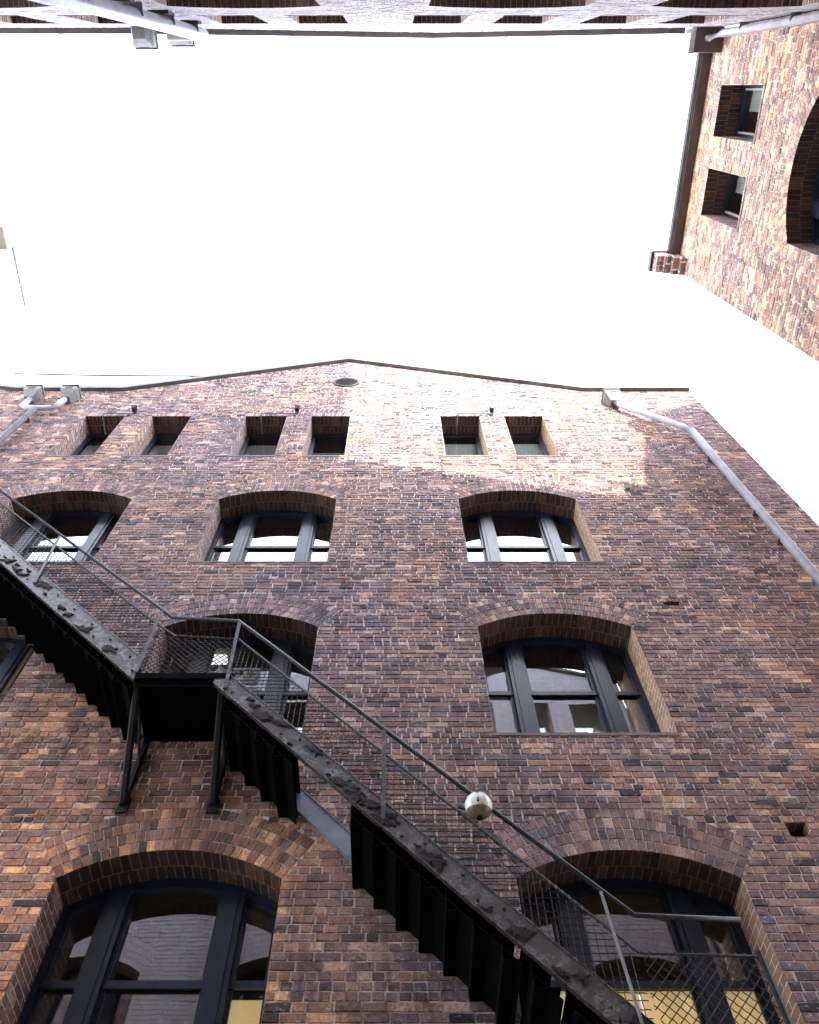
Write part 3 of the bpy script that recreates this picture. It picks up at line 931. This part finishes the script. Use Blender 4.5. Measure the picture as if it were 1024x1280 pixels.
arm_lamp(-3.07, -2.27, 'small dark conduit arm lamp over the top windows left of the gable peak')
arm_lamp(1.40, 2.20, 'small dark conduit arm lamp over the top windows right of the gable peak')

# overhead cable
cb = MB()
pts = []
for i in range(25):
    t = i / 24
    pts.append((-13.6 + 7.9 * t, 9.0, 29.12 - 0.25 * t - 0.25 * 4 * t * (1 - t) * 0.4))
cb.tube(pts, 0.032, 5)
tag(cb.build('cable', M['black']), 'thin dark cable sagging against the sky above the left eave', 'cable')

# ================================================================ the fire escape
YS, YI = 5.70, 6.52          # outer and inner stringer planes
fe = empty('fire_escape', (-2.3, 6.1, 8.5), label='black iron fire escape zigzagging down across the wall, with worn stringers and wire guard', cat='fire escape')

def plate(mb, pts, y0, y1, mi=0):
    """polygon in x,z extruded from y0 to y1"""
    n = len(pts)
    a = [(x, y0, z) for x, z in pts]; b = [(x, y1, z) for x, z in pts]
    mb.face(a, mi); mb.face(b[::-1], mi)
    for i in range(n):
        mb.face([a[i], a[(i + 1) % n], b[(i + 1) % n], b[i]], mi)

def stringer(line, x0, x1, th, y, web=0.012, fl=0.045, cut0=None, cut1=None, bolts=True, mat='steel', name='stringer', side=-1):
    z = line
    mb = MB()
    N = 26
    # web as short sheets with slightly buckled edges
    xs = np.linspace(x0, x1, N)
    def zb(x):
        return z(x) - th
    top = [(x, z(x) + random.uniform(-0.003, 0.003)) for x in xs]; bot = [(x, zb(x) + random.uniform(-0.004, 0.004)) for x in xs]
    for i in range(N - 1):
        plate(mb, [bot[i], bot[i + 1], top[i + 1], top[i]], y, y + web)
    ny = (1 + 0)
    # flanges turned outwards a little at the top and back at the bottom
    nx, nz = math.sin(math.atan(1.0)), math.cos(math.atan(1.0))
    for i in range(N - 1):
        a, b = top[i], top[i + 1]
        mb.hexa([(a[0], y - 0.012, a[1] - 0.012), (b[0], y - 0.012, b[1] - 0.012), (b[0], y + fl, b[1] - 0.012), (a[0], y + fl, a[1] - 0.012),
                 (a[0], y - 0.012, a[1]), (b[0], y - 0.012, b[1]), (b[0], y + fl, b[1]), (a[0], y + fl, a[1])])
        a, b = bot[i], bot[i + 1]
        mb.hexa([(a[0], y - 0.010, a[1]), (b[0], y - 0.010, b[1]), (b[0], y + fl, b[1]), (a[0], y + fl, a[1]),
                 (a[0], y - 0.010, a[1] + 0.012), (b[0], y - 0.010, b[1] + 0.012), (b[0], y + fl, b[1] + 0.012), (a[0], y + fl, a[1] + 0.012)])
    o = mb.build(name, M[mat], fe)
    return o

def f2(x): return 8.50 - 1.03 * (x + 1.79)
def f1(x): return 8.90 - 0.97 * (x + 2.95)
st2 = stringer(f2, -1.98, 2.02, 0.30, YS)
st1 = stringer(f1, -9.4, -2.86, 0.37, YS)
si2 = stringer(f2, -1.98, 2.02, 0.30, YI, mat='inner')
si1 = stringer(f1, -9.4, -2.86, 0.37, YI, mat='inner')

def bolts(line, x0, x1, th, step, parent):
    k = 0
    x = x0
    while x < x1:
        for q in ((0.30, 0.0), (0.72, 0.10)):
            if random.random() < 0.16:
                continue
            b = MB()
            cx, cz = x + q[1], line(x + q[1]) - th * q[0]
            n = 6
            a = [(cx + 0.014 * math.cos(t * math.pi / 3), YS - 0.014, cz + 0.014 * math.sin(t * math.pi / 3)) for t in range(n)]
            c = [(cx + 0.016 * math.cos(t * math.pi / 3), YS + 0.002, cz + 0.016 * math.sin(t * math.pi / 3)) for t in range(n)]
            b.face(a)
            for i in range(n):
                b.face([a[i], c[i], c[(i + 1) % n], a[(i + 1) % n]])
            b.build('bolt', M['black'], parent)
        x += step
bolts(f2, -1.85, 1.9, 0.30, 0.30, st2)
bolts(f1, -5.9, -3.0, 0.37, 0.32, st1)
# flaking rust slabs on the stringer face
def flakes(line, x0, x1, th, n, parent):
    for _ in range(n):
        x = random.uniform(x0, x1); q = random.uniform(0.25, 0.85)
        z = line(x) - th * q
        w = 0.03 + 0.16 * random.random() ** 2; h = w * random.uniform(0.22, 0.6)
        b = MB(); pts = []
        kk = 15
        for i in range(kk):
            t = 2 * math.pi * i / kk
            rr = random.uniform(0.45, 1.2)
            u, v = math.cos(t) * w * rr, math.sin(t) * h * rr
            a = random.choice((-0.78, -0.4, 0.0, -1.1))
            px, pz = x + u * math.cos(a) - v * math.sin(a), z + u * math.sin(a) + v * math.cos(a)
            pz = min(max(pz, line(px) - th + 0.004), line(px) - 0.004)
            pts.append((px, pz))
        front = [(p[0] * 0.75 + x * 0.25, YS - random.uniform(0.010, 0.022), p[1] * 0.75 + z * 0.25) for p in pts]
        back = [(p[0], YS + 0.001, p[1]) for p in pts]
        cen = (x, YS - 0.018, z)
        for i in range(kk):
            j = (i + 1) % kk
            b.face([front[i], front[j], cen]); b.face([front[i], back[i], back[j], front[j]])
        b.build('rust_scab', M['scab'], parent)
flakes(f2, -1.7, 1.9, 0.30, 34, st2)
flakes(f1, -5.8, -3.0, 0.37, 15, st1)

# treads: folded plates, each step its own part
def steps(line, x0, x1, th, gaps, slits=()):
    n = int(round((x1 - x0) / 0.205))
    w = (x1 - x0) / n
    def spans(a, b):
        out = [(a, b)]
        for g0, g1 in slits:
            nx = []
            for p, q in out:
                if g1 <= p or g0 >= q:
                    nx.append((p, q)); continue
                if g0 > p: nx.append((p, g0))
                if g1 < q: nx.append((g1, q))
            out = nx
        return out
    for i in range(n):
        a = x0 + i * w; b = a + w
        if any(g0 < (a + b) / 2 < g1 for g0, g1 in gaps):
            continue
        zt = line(a) - 0.06
        zb = line(b) - 0.06
        low = line(b) - th - 0.045 + random.uniform(-0.006, 0.006)
        mb = MB()
        for p, q in spans(a, b):
            mb.box(p, q + 0.003, YS + 0.014, YI - 0.004, zb - 0.010, zb)           # tread plate
            mb.box(p, q, YS + 0.015, YI + 0.045, low, low + 0.008)                 # stepped soffit plate
            zo = th + 0.145
            mb.hexa([(p, YS + 0.018, line(p) - zo), (q, YS + 0.018, line(q) - zo), (q, YI + 0.040, line(q) - zo), (p, YI + 0.040, line(p) - zo),
                     (p, YS + 0.018, line(p) - zo + 0.012), (q, YS + 0.018, line(q) - zo + 0.012), (q, YI + 0.040, line(q) - zo + 0.012), (p, YI + 0.040, line(p) - zo + 0.012)])
        if not any(g0 - 0.01 < a < g1 + 0.01 for g0, g1 in slits):
            mb.box(a, a + 0.010, YS + 0.014, YI - 0.004, zb - 0.001, zt)
            mb.box(a - 0.004, a + 0.004, YS + 0.015, YI + 0.045, low + 0.008, low + w * 1.02 + 0.008)
        tr = mb.build('tread', M['tread'], fe)
        t2 = MB()
        k = random.uniform(0.6, 1.1)
        t2.hexa([(a - 0.002, YI + 0.046, low), (a + 0.10 * k, YI + 0.046, low), (a + 0.10 * k, YI + 0.060, low), (a - 0.002, YI + 0.060, low),
                 (a - 0.002, YI + 0.046, low + w * 0.8), (a + 0.03, YI + 0.046, low + w * 0.8), (a + 0.03, YI + 0.060, low + w * 0.8), (a - 0.002, YI + 0.060, low + w * 0.8)])
        t2.build('tread_lug', M['lug'], tr)
steps(f2, -1.80, 2.0, 0.30, [(-0.95, -0.31)], [(0.93, 0.985), (1.19, 1.255)])
steps(f1, -9.2, -2.90, 0.37, [])

# upper landing
LZ = 8.47
ld = MB()
ld.box(-2.86, -1.78, YS, D - 0.02, LZ + 0.05, LZ + 0.075)
ld.box(-2.86, -1.86, YS + 0.013, D - 0.02, LZ - 0.04, LZ - 0.032)
ld.box(-2.86, -1.80, YS - 0.004, YS + 0.012, LZ - 0.0, LZ + 0.09)
for x in np.arange(-2.80, -1.85, 0.235):
    ld.box(x, x + 0.05, YS + 0.013, D - 0.02, LZ - 0.03, LZ + 0.049)
lo = ld.build('landing', M['tread'], fe)
for x in (-2.83, -1.90):
    br = MB()
    br.tube([(x, YS + 0.05, LZ), (x, D - 0.05, 7.52)], 0.042, 6)
    br.tube([(x, D - 0.04, LZ), (x, D - 0.04, 7.50)], 0.042, 6)
    br.box(x - 0.06, x + 0.06, D - 0.03, D - 0.001, 7.42, 7.60)
    br.tube([(x - 0.02, YS + 0.35, LZ - 0.01), (x + 0.03, D - 0.07, 8.0)], 0.018, 6)
    br.build('landing_bracket', M['black'], fe)
# under-plate hanging between landing and first steps (reads as solid dark below the landing)
up = MB()
up.box(-2.84, -1.84, YS + 0.03, YS + 0.036, LZ - 0.10, LZ - 0.001)
up.build('fascia', M['tread'], lo)

# lower landing
L2 = 4.52
l2 = MB()
l2.box(1.95, 2.76, YS, D - 0.02, L2, L2 + 0.03)
l2.box(1.95, 2.76, YS - 0.006, YS + 0.03, L2 - 0.10, L2 + 0.035)
l2.build('landing', M['tread'], fe)
for x in (2.1, 2.68):
    br = MB()
    br.tube([(x, YS + 0.05, L2 - 0.05), (x, D - 0.05, L2 - 0.95)], 0.028, 6)
    br.tube([(x, D - 0.04, L2), (x, D - 0.04, L2 - 1.0)], 0.028, 6)
    br.build('landing_bracket', M['black'], fe)

# handrail
hr = MB()
rail_path = [(-9.6, YS, 16.22), (-2.72, YS, 9.61), (-1.90, YS, 9.53), (1.86, YS, 5.64), (2.67, YS, 5.60)]
hr.tube(rail_path, 0.021, 10)
hro = hr.build('handrail', M['rail'], fe, smooth=True)

def post(p0, p1, mat='rail', r=0.018, angle=True):
    mb = MB()
    if angle:
        (x0, z0), (x1, z1) = p0, p1
        for (a, b, c, d) in ((-0.02, 0.02, -0.004, 0.0), (-0.02, -0.015, 0.0, 0.035)):
            mb.hexa([(x0 + a, YS - 0.018 + c, z0), (x0 + b, YS - 0.018 + c, z0), (x0 + b, YS - 0.018 + d, z0), (x0 + a, YS - 0.018 + d, z0),
                     (x1 + a, YS - 0.018 + c, z1), (x1 + b, YS - 0.018 + c, z1), (x1 + b, YS - 0.018 + d, z1), (x1 + a, YS - 0.018 + d, z1)])
    else:
        mb.tube([(p0[0], YS - 0.018, p0[1]), (p1[0], YS - 0.018, p1[1])], r, 8)
    mb.build('post', M[mat], fe)
post((-4.70, 10.36), (-4.82, 11.58))
post((-6.60, 12.10), (-6.66, 13.30))
post((-2.86, 8.56), (-2.88, 9.72))
post((-1.83, 8.30), (-1.88, 9.48))
post((-0.11, 6.55), (-0.12, 7.66))
post((1.70, 4.70), (1.64, 5.83), 'hopper', 0.013, False)

# mid rail: a rod wrapped by the guard's edge wire
def midrail(path):
    mb = MB()
    mb.tube(path, 0.011, 6)
    pv = [Vector(p) for p in path]
    for a, b in zip(pv, pv[1:]):
        L = (b - a).length; t = (b - a).normalized()
        u = t.cross(Vector((0, 1, 0))).normalized(); w = t.cross(u)
        n = int(L / 0.0085)
        pts = [a + t * (L * i / n) + (u * math.cos(i * 0.85) + w * math.sin(i * 0.85)) * 0.016 for i in range(n + 1)]
        mb.tube(pts, 0.0042, 4)
    return mb.build('mid_rail', M['wire'], fe)
mid = [(-9.4, YS, 15.83), (-2.90, YS, 9.50), (-2.60, YS, 9.24), (-1.84, YS, 9.17), (1.82, YS, 5.33), (2.71, YS, 5.30)]
midrail(mid)

def midz(x):
    for a, b in zip(mid, mid[1:]):
        if a[0] <= x <= b[0]:
            return a[2] + (b[2] - a[2]) * (x - a[0]) / (b[0] - a[0])
    return mid[-1][2]

def guard(x0, x1, zbot, rot, pitch, name='wire_guard', r=0.0048, y=YS + 0.02):
    """chain link fabric: two families of wires, kinked where they hook, clipped to the panel"""
    mb = MB()
    zt = lambda x: midz(x) - 0.004
    zmin = min(zbot(x0), zbot(x1)); zmax = max(zt(x0), zt(x1))
    cx, cz = (x0 + x1) / 2, (zmin + zmax) / 2
    rad = math.hypot(x1 - x0, zmax - zmin) / 2 + 0.1
    for fam in (0, 1):
        ang = rot + (math.pi / 4 if fam else -math.pi / 4)
        d = Vector((math.cos(ang), math.sin(ang))); nrm = Vector((-d.y, d.x))
        k = -int(rad / pitch)
        while k * pitch < rad:
            run = []
            s = -rad
            step = pitch / 2
            i = 0
            off = k * pitch + random.uniform(-0.003, 0.003)
            while s < rad:
                wob = 0.0035 * (1 if i % 2 else -1)
                p = Vector((cx, cz)) + nrm * (off + 0.004 * math.sin(s * 2.3 + k)) + d * s
                ok = x0 <= p.x <= x1 and zbot(p.x) <= p.y <= zt(p.x)
                if ok:
                    run.append((p.x, y + (wob if fam else -wob), p.y))
                if (not ok or s + step >= rad) and run:
                    if len(run) > 1:
                        mb.tube(run, r, 3, closed_ends=False)
                    run = []
                s += step; i += 1
            k += 1
    return mb.build(name, M['wire'], fe)
SL1, SL2 = math.atan(-0.97), math.atan(-1.03)
guard(-8.0, -2.90, f1, SL1, 0.058)
guard(-2.86, -1.86, lambda x: LZ + 0.09, 0.0, 0.052)
guard(-1.84, 1.80, f2, SL2, 0.058)
guard(1.82, 2.70, lambda x: L2 + 0.04, 0.0, 0.060)
# return panel from the lower landing's corner to the wall
rp = MB()
rp.tube([(2.71, YS, 4.5), (2.71, YS, 5.34)], 0.026, 8)
rp.build('return_post', M['black'], fe)

# ================================================================ round lamp on the stair guard
gl = empty('globe_lamp', (0.72, YS - 0.02, 6.64), label='round white and tarnished globe lamp fixed between the lower flight rails', cat='lamp')
cx, cy, cz, rr = 0.735, YS - 0.06, 6.66, 0.122
def sphere(mb, c, r, t0, t1, seg=28, rings=14, mi=0, tilt=0.0):
    rows = []
    for i in range(rings + 1):
        th = t0 + (t1 - t0) * i / rings
        row = []
        for j in range(seg):
            p = 2 * math.pi * j / seg
            v = Vector((math.sin(th) * math.cos(p), math.sin(th) * math.sin(p), math.cos(th))) * r
            v = Matrix.Rotation(tilt, 3, 'X') @ v
            row.append(tuple(Vector(c) + v))
        rows.append(row)
    for a, b in zip(rows, rows[1:]):
        for j in range(seg):
            mb.face([a[j], b[j], b[(j + 1) % seg], a[(j + 1) % seg]], mi)
m1 = MB(); sphere(m1, (cx, cy, cz), rr, 0, math.pi * 0.66, tilt=0.15)
m1.build('globe', M['opal'], gl, smooth=True)
m2 = MB(); sphere(m2, (cx, cy, cz), rr * 1.01, math.pi * 0.64, math.pi, tilt=0.15)
m2.build('bowl', M['bowl'], gl, smooth=True)
m3 = MB()
m3.tube([(cx - 0.015, cy - 0.125, cz - 0.05), (cx - 0.01, cy - 0.10, cz + 0.08), (cx, cy, cz + 0.125)], 0.012, 6)
m3.tube([(cx - 0.16, YS + 0.0, cz + 0.06), (cx - 0.09, cy + 0.03, cz)], 0.03, 8)
m3.tube([(cx + 0.0, YS, cz + 0.17), (cx, cy + 0.02, cz + 0.10)], 0.012, 6)
m3.tube([(cx + 0.0, cy, cz - 0.115), (cx + 0.0, cy, cz - 0.135)], 0.03, 12)
m3.build('strap', M['black'], gl)

# ceiling light behind the landing window
lt = MB()
lt.box(-3.0, -2.55, D + 0.95, D + 1.10, 11.20, 11.26)
lo_ = lt.build('ceiling_light', M['lamp'])
tag(lo_, 'bright ceiling light seen through the glass behind the upper landing', 'light')
